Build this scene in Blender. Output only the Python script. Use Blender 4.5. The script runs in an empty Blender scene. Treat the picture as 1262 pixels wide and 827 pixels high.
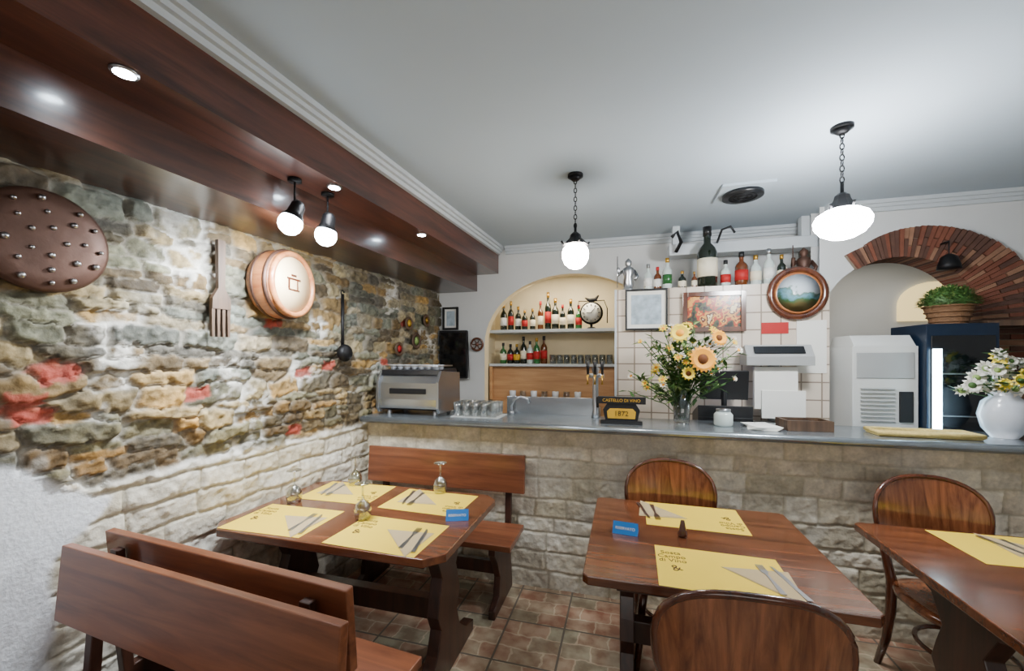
import bpy, bmesh, math, random
import numpy as np
from mathutils import Matrix, Vector, Euler
random.seed(7)
S=bpy.context.scene
def lin(c):
    c=c/255.0
    return c/12.92 if c<=0.04045 else ((c+0.055)/1.055)**2.4
def C(r,g,b): return (lin(r),lin(g),lin(b),1.0)

# ---------------------------------------------------------------- materials
def newmat(name):
    m=bpy.data.materials.new(name); m.use_nodes=True
    nt=m.node_tree; b=nt.nodes["Principled BSDF"]
    return m,nt,b
def N(nt,t,**k):
    n=nt.nodes.new(t)
    for a,v in k.items(): setattr(n,a,v)
    return n
def mat(name,col,rough=.5,metal=0,var=.12,scale=8,bump=0,trans=0,coat=0,emit=0,ior=1.45,alpha=1):
    m,nt,b=newmat(name); L=nt.links
    tc=N(nt,"ShaderNodeTexCoord"); no=N(nt,"ShaderNodeTexNoise"); no.inputs["Scale"].default_value=scale; no.inputs["Detail"].default_value=5
    L.new(tc.outputs["Object"],no.inputs["Vector"])
    r=N(nt,"ShaderNodeMapRange"); r.inputs[3].default_value=1-var; r.inputs[4].default_value=1+var
    L.new(no.outputs["Fac"],r.inputs[0])
    mx=N(nt,"ShaderNodeVectorMath",operation='SCALE'); mx.inputs[0].default_value=col[:3]
    L.new(r.outputs[0],mx.inputs["Scale"]); L.new(mx.outputs[0],b.inputs["Base Color"])
    b.inputs["Roughness"].default_value=rough; b.inputs["Metallic"].default_value=metal
    b.inputs["Transmission Weight"].default_value=trans; b.inputs["Coat Weight"].default_value=coat
    b.inputs["Coat Roughness"].default_value=.12
    b.inputs["IOR"].default_value=ior
    if emit:
        b.inputs["Emission Color"].default_value=col; b.inputs["Emission Strength"].default_value=emit
    if bump:
        bp=N(nt,"ShaderNodeBump"); bp.inputs["Strength"].default_value=bump; bp.inputs["Distance"].default_value=.01
        L.new(no.outputs["Fac"],bp.inputs["Height"]); L.new(bp.outputs[0],b.inputs["Normal"])
    return m
def glassmat(name):
    m,nt,b=newmat(name); L=nt.links
    nt.nodes.remove(b)
    out=nt.nodes["Material Output"]
    tr=N(nt,"ShaderNodeBsdfTransparent"); tr.inputs[0].default_value=(.90,.93,.93,1)
    gl=N(nt,"ShaderNodeBsdfGlossy"); gl.inputs["Roughness"].default_value=.06
    lw=N(nt,"ShaderNodeLayerWeight"); lw.inputs["Blend"].default_value=.5
    r=N(nt,"ShaderNodeMapRange"); r.inputs[3].default_value=.12; r.inputs[4].default_value=.95
    L.new(lw.outputs["Facing"],r.inputs[0])
    mx=N(nt,"ShaderNodeMixShader"); L.new(r.outputs[0],mx.inputs[0]); L.new(tr.outputs[0],mx.inputs[1]); L.new(gl.outputs[0],mx.inputs[2])
    L.new(mx.outputs[0],out.inputs["Surface"])
    return m
def wood(name,c1,c2,axis='X',rough=.35,coat=.4,sc=1.0):
    m,nt,b=newmat(name); L=nt.links
    tc=N(nt,"ShaderNodeTexCoord"); mp=N(nt,"ShaderNodeMapping")
    s=[14*sc,14*sc,14*sc]; s['XYZ'.index(axis)]=1.2*sc
    mp.inputs["Scale"].default_value=s
    L.new(tc.outputs["Object"],mp.inputs["Vector"])
    no=N(nt,"ShaderNodeTexNoise"); no.inputs["Scale"].default_value=1.6; no.inputs["Detail"].default_value=8; no.inputs["Roughness"].default_value=.62; no.inputs["Distortion"].default_value=.6
    L.new(mp.outputs[0],no.inputs["Vector"])
    cr=N(nt,"ShaderNodeValToRGB"); cr.color_ramp.elements[0].position=.3; cr.color_ramp.elements[1].position=.7
    cr.color_ramp.elements[0].color=c1; cr.color_ramp.elements[1].color=c2
    L.new(no.outputs["Fac"],cr.inputs[0]); L.new(cr.outputs[0],b.inputs["Base Color"])
    b.inputs["Roughness"].default_value=rough; b.inputs["Coat Weight"].default_value=coat; b.inputs["Coat Roughness"].default_value=.13
    bp=N(nt,"ShaderNodeBump"); bp.inputs["Strength"].default_value=.12; bp.inputs["Distance"].default_value=.003
    L.new(no.outputs["Fac"],bp.inputs["Height"]); L.new(bp.outputs[0],b.inputs["Normal"])
    return m
def tilemat(name,c1,c2,cm,bw,bh,mortar,vec='xz',offset=0,rough=.3,noise=0,bias=0):
    m,nt,b=newmat(name); L=nt.links
    tc=N(nt,"ShaderNodeTexCoord"); sp=N(nt,"ShaderNodeSeparateXYZ"); cb=N(nt,"ShaderNodeCombineXYZ")
    L.new(tc.outputs["Object"],sp.inputs[0])
    if vec=='xz':
        ad=N(nt,"ShaderNodeMath",operation='ADD'); L.new(sp.outputs[0],ad.inputs[0]); L.new(sp.outputs[1],ad.inputs[1])
        L.new(ad.outputs[0],cb.inputs[0]); L.new(sp.outputs[2],cb.inputs[1])
    else:
        L.new(sp.outputs[0],cb.inputs[0]); L.new(sp.outputs[1],cb.inputs[1])
    br=N(nt,"ShaderNodeTexBrick"); br.offset=offset; br.squash=1
    br.inputs["Scale"].default_value=1; br.inputs["Brick Width"].default_value=bw; br.inputs["Row Height"].default_value=bh
    br.inputs["Mortar Size"].default_value=mortar; br.inputs["Mortar Smooth"].default_value=.1; br.inputs["Bias"].default_value=bias
    br.inputs["Color1"].default_value=c1; br.inputs["Color2"].default_value=c2; br.inputs["Mortar"].default_value=cm
    L.new(cb.outputs[0],br.inputs["Vector"])
    src=br.outputs["Color"]
    if noise:
        no=N(nt,"ShaderNodeTexNoise"); no.inputs["Scale"].default_value=9; no.inputs["Detail"].default_value=6
        L.new(tc.outputs["Object"],no.inputs["Vector"])
        r=N(nt,"ShaderNodeMapRange"); r.inputs[3].default_value=1-noise; r.inputs[4].default_value=1+noise
        L.new(no.outputs["Fac"],r.inputs[0])
        mx=N(nt,"ShaderNodeVectorMath",operation='SCALE'); L.new(src,mx.inputs[0]); L.new(r.outputs[0],mx.inputs["Scale"]); src=mx.outputs[0]
    L.new(src,b.inputs["Base Color"]); b.inputs["Roughness"].default_value=rough
    bp=N(nt,"ShaderNodeBump"); bp.inputs["Strength"].default_value=.4; bp.inputs["Distance"].default_value=.004; bp.invert=True
    L.new(br.outputs["Fac"],bp.inputs["Height"]); L.new(bp.outputs[0],b.inputs["Normal"])
    return m

def floor_material():
    m,nt,b=newmat("floor_tile"); L=nt.links
    tc=N(nt,"ShaderNodeTexCoord")
    nw=N(nt,"ShaderNodeTexNoise"); nw.inputs["Scale"].default_value=14; L.new(tc.outputs["Object"],nw.inputs["Vector"])
    sb=N(nt,"ShaderNodeVectorMath",operation='SUBTRACT'); L.new(nw.outputs["Color"],sb.inputs[0]); sb.inputs[1].default_value=(.5,.5,.5)
    sc=N(nt,"ShaderNodeVectorMath",operation='SCALE'); L.new(sb.outputs[0],sc.inputs[0]); sc.inputs["Scale"].default_value=.05
    ad=N(nt,"ShaderNodeVectorMath",operation='ADD'); L.new(tc.outputs["Object"],ad.inputs[0]); L.new(sc.outputs[0],ad.inputs[1])
    def brick(src,w,h,ms,c1,c2,cm,off):
        br=N(nt,"ShaderNodeTexBrick"); br.offset=off
        br.inputs["Scale"].default_value=1; br.inputs["Brick Width"].default_value=w; br.inputs["Row Height"].default_value=h
        br.inputs["Mortar Size"].default_value=ms; br.inputs["Color1"].default_value=c1; br.inputs["Color2"].default_value=c2; br.inputs["Mortar"].default_value=cm
        L.new(src,br.inputs["Vector"]); return br
    a=brick(ad.outputs[0],.165,.11,.005,C(168,104,80),C(122,130,106),C(200,184,158),.5)
    c=brick(tc.outputs["Object"],.33,.33,.006,(1,1,1,1),(0,0,0,1),(.0,.0,.0,1),0)
    no=N(nt,"ShaderNodeTexNoise"); no.inputs["Scale"].default_value=10; no.inputs["Detail"].default_value=6; L.new(tc.outputs["Object"],no.inputs["Vector"])
    cr=N(nt,"ShaderNodeValToRGB"); e=cr.color_ramp.elements; e[0].position=.38; e[0].color=C(126,90,74); e[1].position=.62; e[1].color=C(196,182,158)
    L.new(no.outputs["Fac"],cr.inputs[0])
    mx=N(nt,"ShaderNodeMixRGB"); mx.inputs[0].default_value=.5; L.new(a.outputs["Color"],mx.inputs[1]); L.new(cr.outputs[0],mx.inputs[2])
    m2=N(nt,"ShaderNodeMixRGB"); L.new(c.outputs["Fac"],m2.inputs[0]); L.new(mx.outputs[0],m2.inputs[1]); m2.inputs[2].default_value=C(98,90,80)
    L.new(m2.outputs[0],b.inputs["Base Color"]); b.inputs["Roughness"].default_value=.28
    return m

M={}
M['plaster']=mat("white_plaster",C(204,206,206),.9,var=.07,scale=3,bump=.15)
M['ceil']=mat("ceiling_paint",C(164,176,186),.85,var=.06,scale=1.5,bump=.05)
M['trim']=mat("white_trim",C(188,195,200),.6,var=.03)
M['niche']=mat("niche_cream",C(228,212,176),.85,var=.06)
M['floor']=floor_material()
M['tile']=tilemat("cream_tile",C(218,206,190),C(200,186,170),C(140,124,108),.125,.125,.005,noise=.06)
M['beam']=wood("beam_wood",C(32,17,12),C(80,44,30),'Y',.34,.4)
M['soff']=wood("soffit_wood",C(44,23,18),C(96,52,38),'Y',.30,.5)
M['table']=wood("table_wood",C(70,37,21),C(128,74,44),'X',.26,.6)
M['tabledk']=wood("table_leg_wood",C(36,20,13),C(68,37,24),'Z',.4,.3)
M['bench']=wood("bench_wood",C(94,50,31),C(140,84,54),'X',.36,.3)
M['benchdk']=wood("bench_leg_wood",C(40,22,15),C(74,40,26),'Z',.45,.2)
M['chair']=wood("chair_wood",C(84,44,27),C(158,98,62),'Z',.14,.8,1.6)
M['chairdk']=wood("chair_rim_wood",C(58,28,17),C(100,54,34),'Z',.2,.7)
M['barrel']=wood("barrel_wood",C(146,80,44),C(196,132,82),'X',.35,.4)
M['ltwood']=wood("light_wood",C(166,118,76),C(200,156,108),'X',.5,.1)
M['face']=mat("pale_barrel_head",C(232,206,160),.5,var=.08)
M['oldwood']=wood("old_wood",C(56,40,30),C(100,76,56),'Z',.6,.05)
M['copper']=mat("dark_copper",C(84,60,50),.5,.5,var=.5,scale=9,bump=.4)
M['iron']=mat("black_iron",C(24,24,26),.5,.6)
M['steel']=mat("steel",C(190,192,196),.28,1,var=.05)
M['steeld']=mat("dull_steel",C(168,172,176),.25,.9,var=.12)
M['zinc']=mat("zinc_counter",C(150,158,164),.25,.75,var=.3,scale=14,bump=.05)
M['black']=mat("black_plastic",C(22,23,26),.35)
M['dark']=mat("dark_glass",C(10,12,16),.08,coat=.5)
M['white']=mat("white_plastic",C(188,190,188),.45,var=.06)
M['greyp']=mat("grey_plastic",C(146,148,148),.5,var=.08)
M['paper']=mat("white_paper",C(226,226,220),.8,var=.03)
M['yellow']=mat("yellow_placemat",C(240,204,58),.8,var=.04)
M['napkin']=mat("napkin_paper",C(188,166,126),.9,var=.05)
M['ink']=mat("brown_ink",C(70,44,20),.8)
M['blue']=mat("blue_card",C(24,104,176),.5)
M['red']=mat("red_label",C(170,30,30),.6)
M['glass']=glassmat("clear_glass")
M['gdark']=mat("dark_green_glass",C(18,26,16),.08,coat=.6)
M['gbrown']=mat("amber_glass",C(92,46,14),.1,coat=.6)
M['ggreen']=mat("green_glass",C(38,92,44),.1,coat=.6)
M['gclear']=mat("spirit_glass",C(190,202,198),.08,coat=.6,var=.05)
M['gold']=mat("gold_foil",C(196,150,60),.3,.8)
M['label']=mat("cream_label",C(232,222,196),.7)
M['brickA']=mat("old_brick",C(112,66,50),.9,var=.35,scale=20,bump=.6)
M['brickB']=mat("pale_brick",C(134,98,76),.9,var=.35,scale=20,bump=.6)
M['brickC']=mat("dark_brick",C(82,56,46),.9,var=.35,scale=20,bump=.6)
M['mortar']=mat("brick_mortar",C(134,122,106),.95,var=.2,scale=20,bump=.4)
M['leaf']=mat("leaf_green",C(58,92,40),.6,var=.3,scale=20)
M['leaf2']=mat("leaf_pale",C(128,152,84),.6,var=.3,scale=20)
M['petal']=mat("sunflower_petal",C(238,160,30),.6)
M['petalo']=mat("yellow_petal",C(240,214,70),.6)
M['petalw']=mat("white_petal",C(228,224,214),.6)
M['seed']=mat("flower_centre",C(96,54,20),.8)
M['basket']=mat("wicker",C(104,74,48),.8,var=.3,scale=40,bump=.8)
M['straw']=mat("straw_weave",C(202,178,108),.8,var=.25,scale=50,bump=.8)
M['ceramic']=mat("white_ceramic",C(196,202,212),.2)
M['navy']=mat("navy_fridge",C(16,30,48),.3)
M['lamp']=mat("lamp_globe",(1,.93,.84,1),.4,emit=120,var=0)
M['lampb']=mat("lamp_globe_bright",(.96,.98,1,1),.4,emit=210,var=0)
M['lampc']=mat("lamp_cool",(.84,.93,1,1),.4,emit=90,var=0)
M['strip']=mat("fridge_tube",(.6,.87,1,1),.4,emit=32,var=0)
M['screen']=mat("blue_screen",C(40,90,190),.3,emit=.6)
M['pic1']=mat("sketch_picture",C(160,176,188),.6,var=.7,scale=18)
M['ochre']=mat("ochre_sign",C(206,160,40),.6)

def picture_mat(name,cols,scale):
    m,nt,b=newmat(name); L=nt.links
    tc=N(nt,"ShaderNodeTexCoord"); v=N(nt,"ShaderNodeTexNoise"); v.inputs["Scale"].default_value=scale; v.inputs["Detail"].default_value=3
    L.new(tc.outputs["Object"],v.inputs["Vector"])
    cr=N(nt,"ShaderNodeValToRGB"); cr.color_ramp.interpolation='CONSTANT'
    e=cr.color_ramp.elements
    while len(e)<len(cols): e.new(.5)
    for i,c in enumerate(cols):
        e[i].position=.34+.34*i/len(cols) if i else 0; e[i].color=c
    L.new(v.outputs["Fac"],cr.inputs[0]); L.new(cr.outputs[0],b.inputs["Base Color"]); b.inputs["Roughness"].default_value=.25
    return m
M['pic2']=picture_mat("still_life_picture",[C(30,22,18),C(60,70,40),C(178,60,30),C(214,150,60),C(90,40,26),C(220,200,150)],12)
def layered_mat(name,stops,scale):
    m,nt,b=newmat(name); L=nt.links
    tc=N(nt,"ShaderNodeTexCoord"); sp=N(nt,"ShaderNodeSeparateXYZ"); L.new(tc.outputs["Object"],sp.inputs[0])
    v=N(nt,"ShaderNodeTexNoise"); v.inputs["Scale"].default_value=scale; v.inputs["Detail"].default_value=3; L.new(tc.outputs["Object"],v.inputs["Vector"])
    a=N(nt,"ShaderNodeMath",operation='MULTIPLY_ADD'); L.new(sp.outputs[2],a.inputs[0]); a.inputs[1].default_value=4.2; L.new(v.outputs["Fac"],a.inputs[2])
    cr=N(nt,"ShaderNodeValToRGB"); e=cr.color_ramp.elements
    while len(e)<len(stops): e.new(.5)
    for i,(p,c) in enumerate(stops): e[i].position=p; e[i].color=c
    L.new(a.outputs[0],cr.inputs[0]); L.new(cr.outputs[0],b.inputs["Base Color"]); b.inputs["Roughness"].default_value=.25
    return m
M['pic3']=layered_mat("landscape_picture",[(.12,C(120,110,70)),(.3,C(80,120,80)),(.42,C(120,170,190)),(.55,C(110,140,130)),(.62,C(210,222,232)),(.95,C(220,228,236))],12)

# ---------------------------------------------------------------- mesh builder
class MB:
    def __init__(s,name): s.name=name; s.v=[]; s.f=[]; s.m=[]; s.sm=[]; s.mats=[]; s.T=Matrix.Identity(4)
    def mi(s,k):
        if k not in s.mats: s.mats.append(k)
        return s.mats.index(k)
    def add(s,vs,fs,k,smooth=False,T=None):
        T=s.T@T if T is not None else s.T
        o=len(s.v); s.v+= [tuple(T@Vector(p)) for p in vs]; i=s.mi(k)
        for f in fs: s.f.append([o+a for a in f]); s.m.append(i); s.sm.append(smooth)
        return s
    def box(s,c,d,k,T=None,R=None):
        x,y,z=[a/2 for a in d]
        vs=[(a*x,b*y,e*z) for a in(-1,1) for b in(-1,1) for e in(-1,1)]
        fs=[(0,1,3,2),(4,6,7,5),(0,4,5,1),(2,3,7,6),(0,2,6,4),(1,5,7,3)]
        t=Matrix.Translation(c)
        if R: t=t@Euler(R).to_matrix().to_4x4()
        if T is not None: t=T@t
        return s.add(vs,fs,k,False,t)
    def bb(s,x0,x1,y0,y1,z0,z1,k): return s.box(((x0+x1)/2,(y0+y1)/2,(z0+z1)/2),(x1-x0,y1-y0,z1-z0),k)
    def lathe(s,prof,c,k,n=20,R=None,smooth=True,cap=True):
        vs=[];fs=[]
        for r,z in prof:
            for i in range(n):
                a=2*math.pi*i/n; vs.append((r*math.cos(a),r*math.sin(a),z))
        for j in range(len(prof)-1):
            for i in range(n): fs.append((j*n+i,j*n+(i+1)%n,(j+1)*n+(i+1)%n,(j+1)*n+i))
        if cap:
            fs.append(tuple(range(n))); fs.append(tuple((len(prof)-1)*n+i for i in range(n)))
        t=Matrix.Translation(c)
        if R: t=t@Euler(R).to_matrix().to_4x4()
        return s.add(vs,fs,k,smooth,t)
    def tube(s,pts,r,k,n=8,closed=False,flat=1.0):
        pts=[Vector(p) for p in pts]; m=len(pts); vs=[];fs=[]
        rs=r if isinstance(r,(list,tuple)) else [r]*m
        for j,p in enumerate(pts):
            if closed: d=pts[(j+1)%m]-pts[j-1]
            else: d=pts[min(j+1,m-1)]-pts[max(j-1,0)]
            d.normalize(); up=Vector((0,0,1)) if abs(d.z)<.9 else Vector((0,1,0))
            a=d.cross(up).normalized(); b=a.cross(d).normalized()
            for i in range(n):
                t=2*math.pi*i/n; vs.append(tuple(p+a*rs[j]*math.cos(t)+b*rs[j]*flat*math.sin(t)))
        for j in range(m if closed else m-1):
            q=(j+1)%m
            for i in range(n): fs.append((j*n+i,j*n+(i+1)%n,q*n+(i+1)%n,q*n+i))
        if not closed: fs.append(tuple(range(n))); fs.append(tuple((m-1)*n+i for i in range(n)))
        return s.add(vs,fs,k,True)
    def prism(s,poly,h0,h1,k,T=None,smooth=False):
        n=len(poly); vs=[(x,y,h0) for x,y in poly]+[(x,y,h1) for x,y in poly]
        fs=[tuple(range(n)),tuple(range(n,2*n))]+[(i,(i+1)%n,n+(i+1)%n,n+i) for i in range(n)]
        return s.add(vs,fs,k,smooth,T)
    def ball(s,c,r,k,n=14,sc=(1,1,1)):
        pr=[(max(1e-4,r*math.sin(math.pi*j/8)),-r*math.cos(math.pi*j/8)) for j in range(9)]
        vs=[];fs=[]
        for q,z in pr:
            for i in range(n):
                a=2*math.pi*i/n; vs.append((c[0]+q*math.cos(a)*sc[0],c[1]+q*math.sin(a)*sc[1],c[2]+z*sc[2]))
        for j in range(8):
            for i in range(n): fs.append((j*n+i,j*n+(i+1)%n,(j+1)*n+(i+1)%n,(j+1)*n+i))
        return s.add(vs,fs,k,True)
    def obj(s,loc=(0,0,0),rz=0,bevel=0,recalc=True):
        me=bpy.data.meshes.new(s.name); me.from_pydata(s.v,[],s.f)
        for k in s.mats: me.materials.append(M[k] if isinstance(k,str) else k)
        for p,i,sm in zip(me.polygons,s.m,s.sm): p.material_index=i; p.use_smooth=sm
        if recalc:
            bm=bmesh.new(); bm.from_mesh(me); bmesh.ops.recalc_face_normals(bm,faces=bm.faces); bm.to_mesh(me); bm.free()
        me.update()
        return place(s.name,me,loc,rz,bevel)
def place(name,me,loc,rz=0,bevel=0):
    o=bpy.data.objects.new(name,me); S.collection.objects.link(o); o.location=loc; o.rotation_euler=(0,0,rz)
    if bevel:
        b=o.modifiers.new("bevel",'BEVEL'); b.width=bevel; b.segments=2; b.limit_method='ANGLE'; b.angle_limit=.9
    return o
XZ=Matrix(((1,0,0,0),(0,0,1,0),(0,1,0,0),(0,0,0,1)))   # poly (x,y)->(x,z), extrude along y
YZ=Matrix(((0,0,1,0),(1,0,0,0),(0,1,0,0),(0,0,0,1)))   # poly (x,y)->(y,z), extrude along x

# ---------------------------------------------------------------- stone surfaces
rng=np.random.default_rng(3)
LAT=rng.random((64,64))
def vn(u,v,sc,off=0):
    x=u*sc+off*7.3+100; y=v*sc+off*3.1+100
    xi=np.floor(x).astype(int); yi=np.floor(y).astype(int); fx=x-xi; fy=y-yi
    fx=fx*fx*(3-2*fx); fy=fy*fy*(3-2*fy)
    g=lambda a,b: LAT[a%64,b%64]
    return (g(xi,yi)*(1-fx)+g(xi+1,yi)*fx)*(1-fy)+(g(xi,yi+1)*(1-fx)+g(xi+1,yi+1)*fx)*fy
def fbm(u,v,sc,off=0,o=4):
    t=0;a=.5;s=0
    for i in range(o): t=t+a*vn(u,v,sc*2**i,off+i); s+=a; a*=.5
    return t/s
def ss(x,a,b):
    t=np.clip((x-a)/(b-a),0,1); return t*t*(3-2*t)
def lc(*c): return np.array([lin(x) for x in c])
def rubble(u,v,u0,u1,v0,v1,pal,mort,reds=()):
    r=np.random.default_rng(11)
    sites=[];row=v0
    while row<v1:
        h=r.uniform(.04,.095); x=u0-.1*r.random()
        while x<u1+.1:
            w=r.uniform(.09,.30)
            if h>.07 and r.random()<.3:
                sites.append((x+w/2,row+h*.27,w,h*.5)); sites.append((x+w*.45,row+h*.77,w*.9,h*.5))
            else: sites.append((x+w/2,row+h/2+r.uniform(-.012,.012),w,h*r.uniform(.85,1.15)))
            x+=w
        row+=h
    A=np.array(sites); n=len(A)
    col=np.array([pal[i] for i in r.integers(0,len(pal),n)])*r.uniform(.55,1.1,(n,1)); hh=r.uniform(.006,.034,n)
    for (a,b) in reds:
        k=np.argmin((A[:,0]-a)**2+(A[:,1]-b)**2); A[k,2]=.085;A[k,3]=.05; A[k,0]=a;A[k,1]=b; col[k]=lc(142,72,58)*.9; hh[k]=.010
    uu=u+.035*(fbm(u,v,9,1)-.5)+.018*(vn(u,v,40,5)-.5); vv=v+.055*(fbm(u,v,6,2)-.5)+.016*(vn(u,v,45,6)-.5)
    F1=np.full(u.shape,9.);F2=np.full(u.shape,9.);I=np.zeros(u.shape,int)
    for k in range(n):
        d=((np.abs(uu-A[k,0])/(A[k,2]/.08))**3.6+(np.abs(vv-A[k,1])/(A[k,3]/.08))**3.6)**(1/3.6)
        m=d<F1; F2=np.where(m,F1,np.minimum(F2,d)); F1=np.where(m,d,F1); I=np.where(m,k,I)
    e=F2-F1; s=ss(e,.001,.012+.010*fbm(u,v,8,3))
    fine=fbm(u,v,35,4)
    H=s*(hh[I]+.014*(fine-.5)*2)+.004*(fbm(u,v,60,9)-.5)
    c=col[I]*(.3+1.2*fine)[...,None]*(.7+.6*vn(u,v,90,3))[...,None]
    warm=(ss(fbm(u,v,3,21),.42,.6)*.8)[...,None]; c=c*(1-warm)+c*np.array([1.14,1.02,.72])*warm
    lo=(ss(1.6-v,.15,.5)*.6)[...,None]; c=c*(1-lo)+c*np.array([1.22,.98,.66])*lo
    big=fbm(u,v,3.2,15); lime=ss(big,.48,.63)
    sm=np.clip((1-s)*(.55+.45*lime)+.8*ss(big,.54,.67)*ss(fbm(u,v,20,12),.45,.6),0,1)[...,None]
    # flat painted-red bricks painted over the rubble
    mc=(mort*(.3+.7*lime)[...,None]+lc(104,92,72)*(.7-.7*lime)[...,None])*(.48+.75*fbm(u,v,20,8))[...,None]
    c=c*(1-sm)+mc*sm
    for (a,b) in reds:
        q=np.maximum(np.abs(uu-a)/.055,np.abs(vv-b)/.028); q=1-ss(q+.35*(fine-.5),.85,1.0)
        c=c*(1-.85*q[...,None])+lc(158,66,52)*(.5+1.0*fine)[...,None]*.85*q[...,None]
    return H,c
def blocks(u,v,u0,u1,v0,v1,rh,bw,pal,mort,seed,amp=.012):
    r=np.random.default_rng(seed)
    uu=u+.012*(vn(u,v,14,seed)-.5); vv=v+.016*(vn(u,v,8,seed+1)-.5)
    rows=[v0-.02]
    while rows[-1]<v1+.05: rows.append(rows[-1]+r.uniform(*rh))
    rows=np.array(rows); ri=np.clip(np.searchsorted(rows,vv)-1,0,len(rows)-2)
    e=np.minimum(vv-rows[ri],rows[ri+1]-vv); c=np.zeros(u.shape+(3,)); off=np.zeros(u.shape)
    for k in range(len(rows)-1):
        b=[u0-r.uniform(.05,.3)]
        while b[-1]<u1+.3: b.append(b[-1]+r.uniform(*bw))
        b=np.array(b); m=ri==k; x=uu[m]; bi=np.clip(np.searchsorted(b,x)-1,0,len(b)-2)
        e[m]=np.minimum(e[m],np.minimum(x-b[bi],b[bi+1]-x))
        pc=np.array([pal[i] for i in r.integers(0,len(pal),len(b))])*r.uniform(.85,1.12,(len(b),1))
        c[m]=pc[bi]; off[m]=r.uniform(-.5,.5,len(b))[bi]
    s=ss(e,.001,.010)
    f=fbm(u,v,22,seed+4); f2=fbm(u,v,55,seed+7)
    H=s*(amp+amp*.4*off+amp*1.5*(f-.5)+amp*.8*(f2-.5))
    c=c*(.7+.6*f)[...,None]*(.85+.3*f2)[...,None]
    s=s[...,None]
    return H,c*s+mort*(1-s)*(.7+.5*f)[...,None]
def panel(name,org,ud,nrm,U,V,res,fn):
    nu=int((U[1]-U[0])/res)+1; nv=int((V[1]-V[0])/res)+1
    u,v=np.meshgrid(np.linspace(*U,nu),np.linspace(*V,nv),indexing='ij')
    H,col=fn(u,v)
    P=np.array(org)+u[...,None]*np.array(ud)+v[...,None]*np.array([0,0,1.])+H[...,None]*np.array(nrm)
    idx=np.arange(nu*nv).reshape(nu,nv)
    F=np.stack([idx[:-1,:-1],idx[1:,:-1],idx[1:,1:],idx[:-1,1:]],-1).reshape(-1,4)
    me=bpy.data.meshes.new(name); me.from_pydata(P.reshape(-1,3).tolist(),[],F.tolist())
    ca=me.color_attributes.new("Col",'FLOAT_COLOR','POINT')
    rgba=np.ones((nu*nv,4),dtype=np.float32); rgba[:,:3]=np.clip(col.reshape(-1,3),0,1); ca.data.foreach_set("color",rgba.ravel())
    me.polygons.foreach_set("use_smooth",[True]*len(me.polygons)); me.materials.append(M['stone']); me.update()
    return place(name,me,(0,0,0))
m,nt,b=newmat("stone_surface"); L=nt.links
at=N(nt,"ShaderNodeAttribute"); at.attribute_name="Col"; tc=N(nt,"ShaderNodeTexCoord"); no=N(nt,"ShaderNodeTexNoise"); no.inputs["Scale"].default_value=70; no.inputs["Detail"].default_value=6
L.new(tc.outputs["Object"],no.inputs["Vector"]); r_=N(nt,"ShaderNodeMapRange"); r_.inputs[3].default_value=.75; r_.inputs[4].default_value=1.25; L.new(no.outputs["Fac"],r_.inputs[0])
mx=N(nt,"ShaderNodeVectorMath",operation='SCALE'); L.new(at.outputs["Color"],mx.inputs[0]); L.new(r_.outputs[0],mx.inputs["Scale"]); L.new(mx.outputs[0],b.inputs["Base Color"])
b.inputs["Roughness"].default_value=.8; bp=N(nt,"ShaderNodeBump"); bp.inputs["Strength"].default_value=.5; bp.inputs["Distance"].default_value=.006; L.new(no.outputs["Fac"],bp.inputs["Height"]); L.new(bp.outputs[0],b.inputs["Normal"])
M['stone']=m

# ---------------------------------------------------------------- room shell
K=.049
def wx(y,base=-1.9): return base+K*(y-2.7)
MB("floor").bb(-2.4,3.7,-2.3,5.1,-.1,0,'floor').obj()
MB("ceiling").bb(-2.4,3.7,-2.3,5.1,2.63,2.73,'ceil').obj()
MB("wall_left").prism([(wx(-2.3)-.02,-2.3),(wx(4.9)-.02,4.9),(wx(4.9)-.3,4.9),(wx(-2.3)-.3,-2.3)],0,2.63,'plaster').obj()
MB("wall_right").bb(3.6,3.7,-2.2,4.9,0,2.63,'plaster').obj()
MB("wall_front").bb(-2.3,3.7,-2.3,-2.2,0,2.63,'plaster').obj()
nrm=np.array([1,-K,0])/math.hypot(1,K); ud=np.array([K,1,0])
PALR=[lc(140,128,102),lc(156,130,84),lc(102,104,94),lc(120,102,72),lc(92,88,78),lc(146,138,116),lc(110,114,104),lc(86,76,60)]
MORT=lc(204,202,194)
reds=[(.98,1.49),(.90,1.41),(.915,1.335),(1.46,1.385),(2.08,1.45),(2.28,1.49),(1.86,1.74),(2.9,1.5),(3.2,1.85),(2.0,1.10)]
PALB=[lc(216,204,182),lc(204,194,172),lc(222,214,196),lc(194,184,160)]
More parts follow.
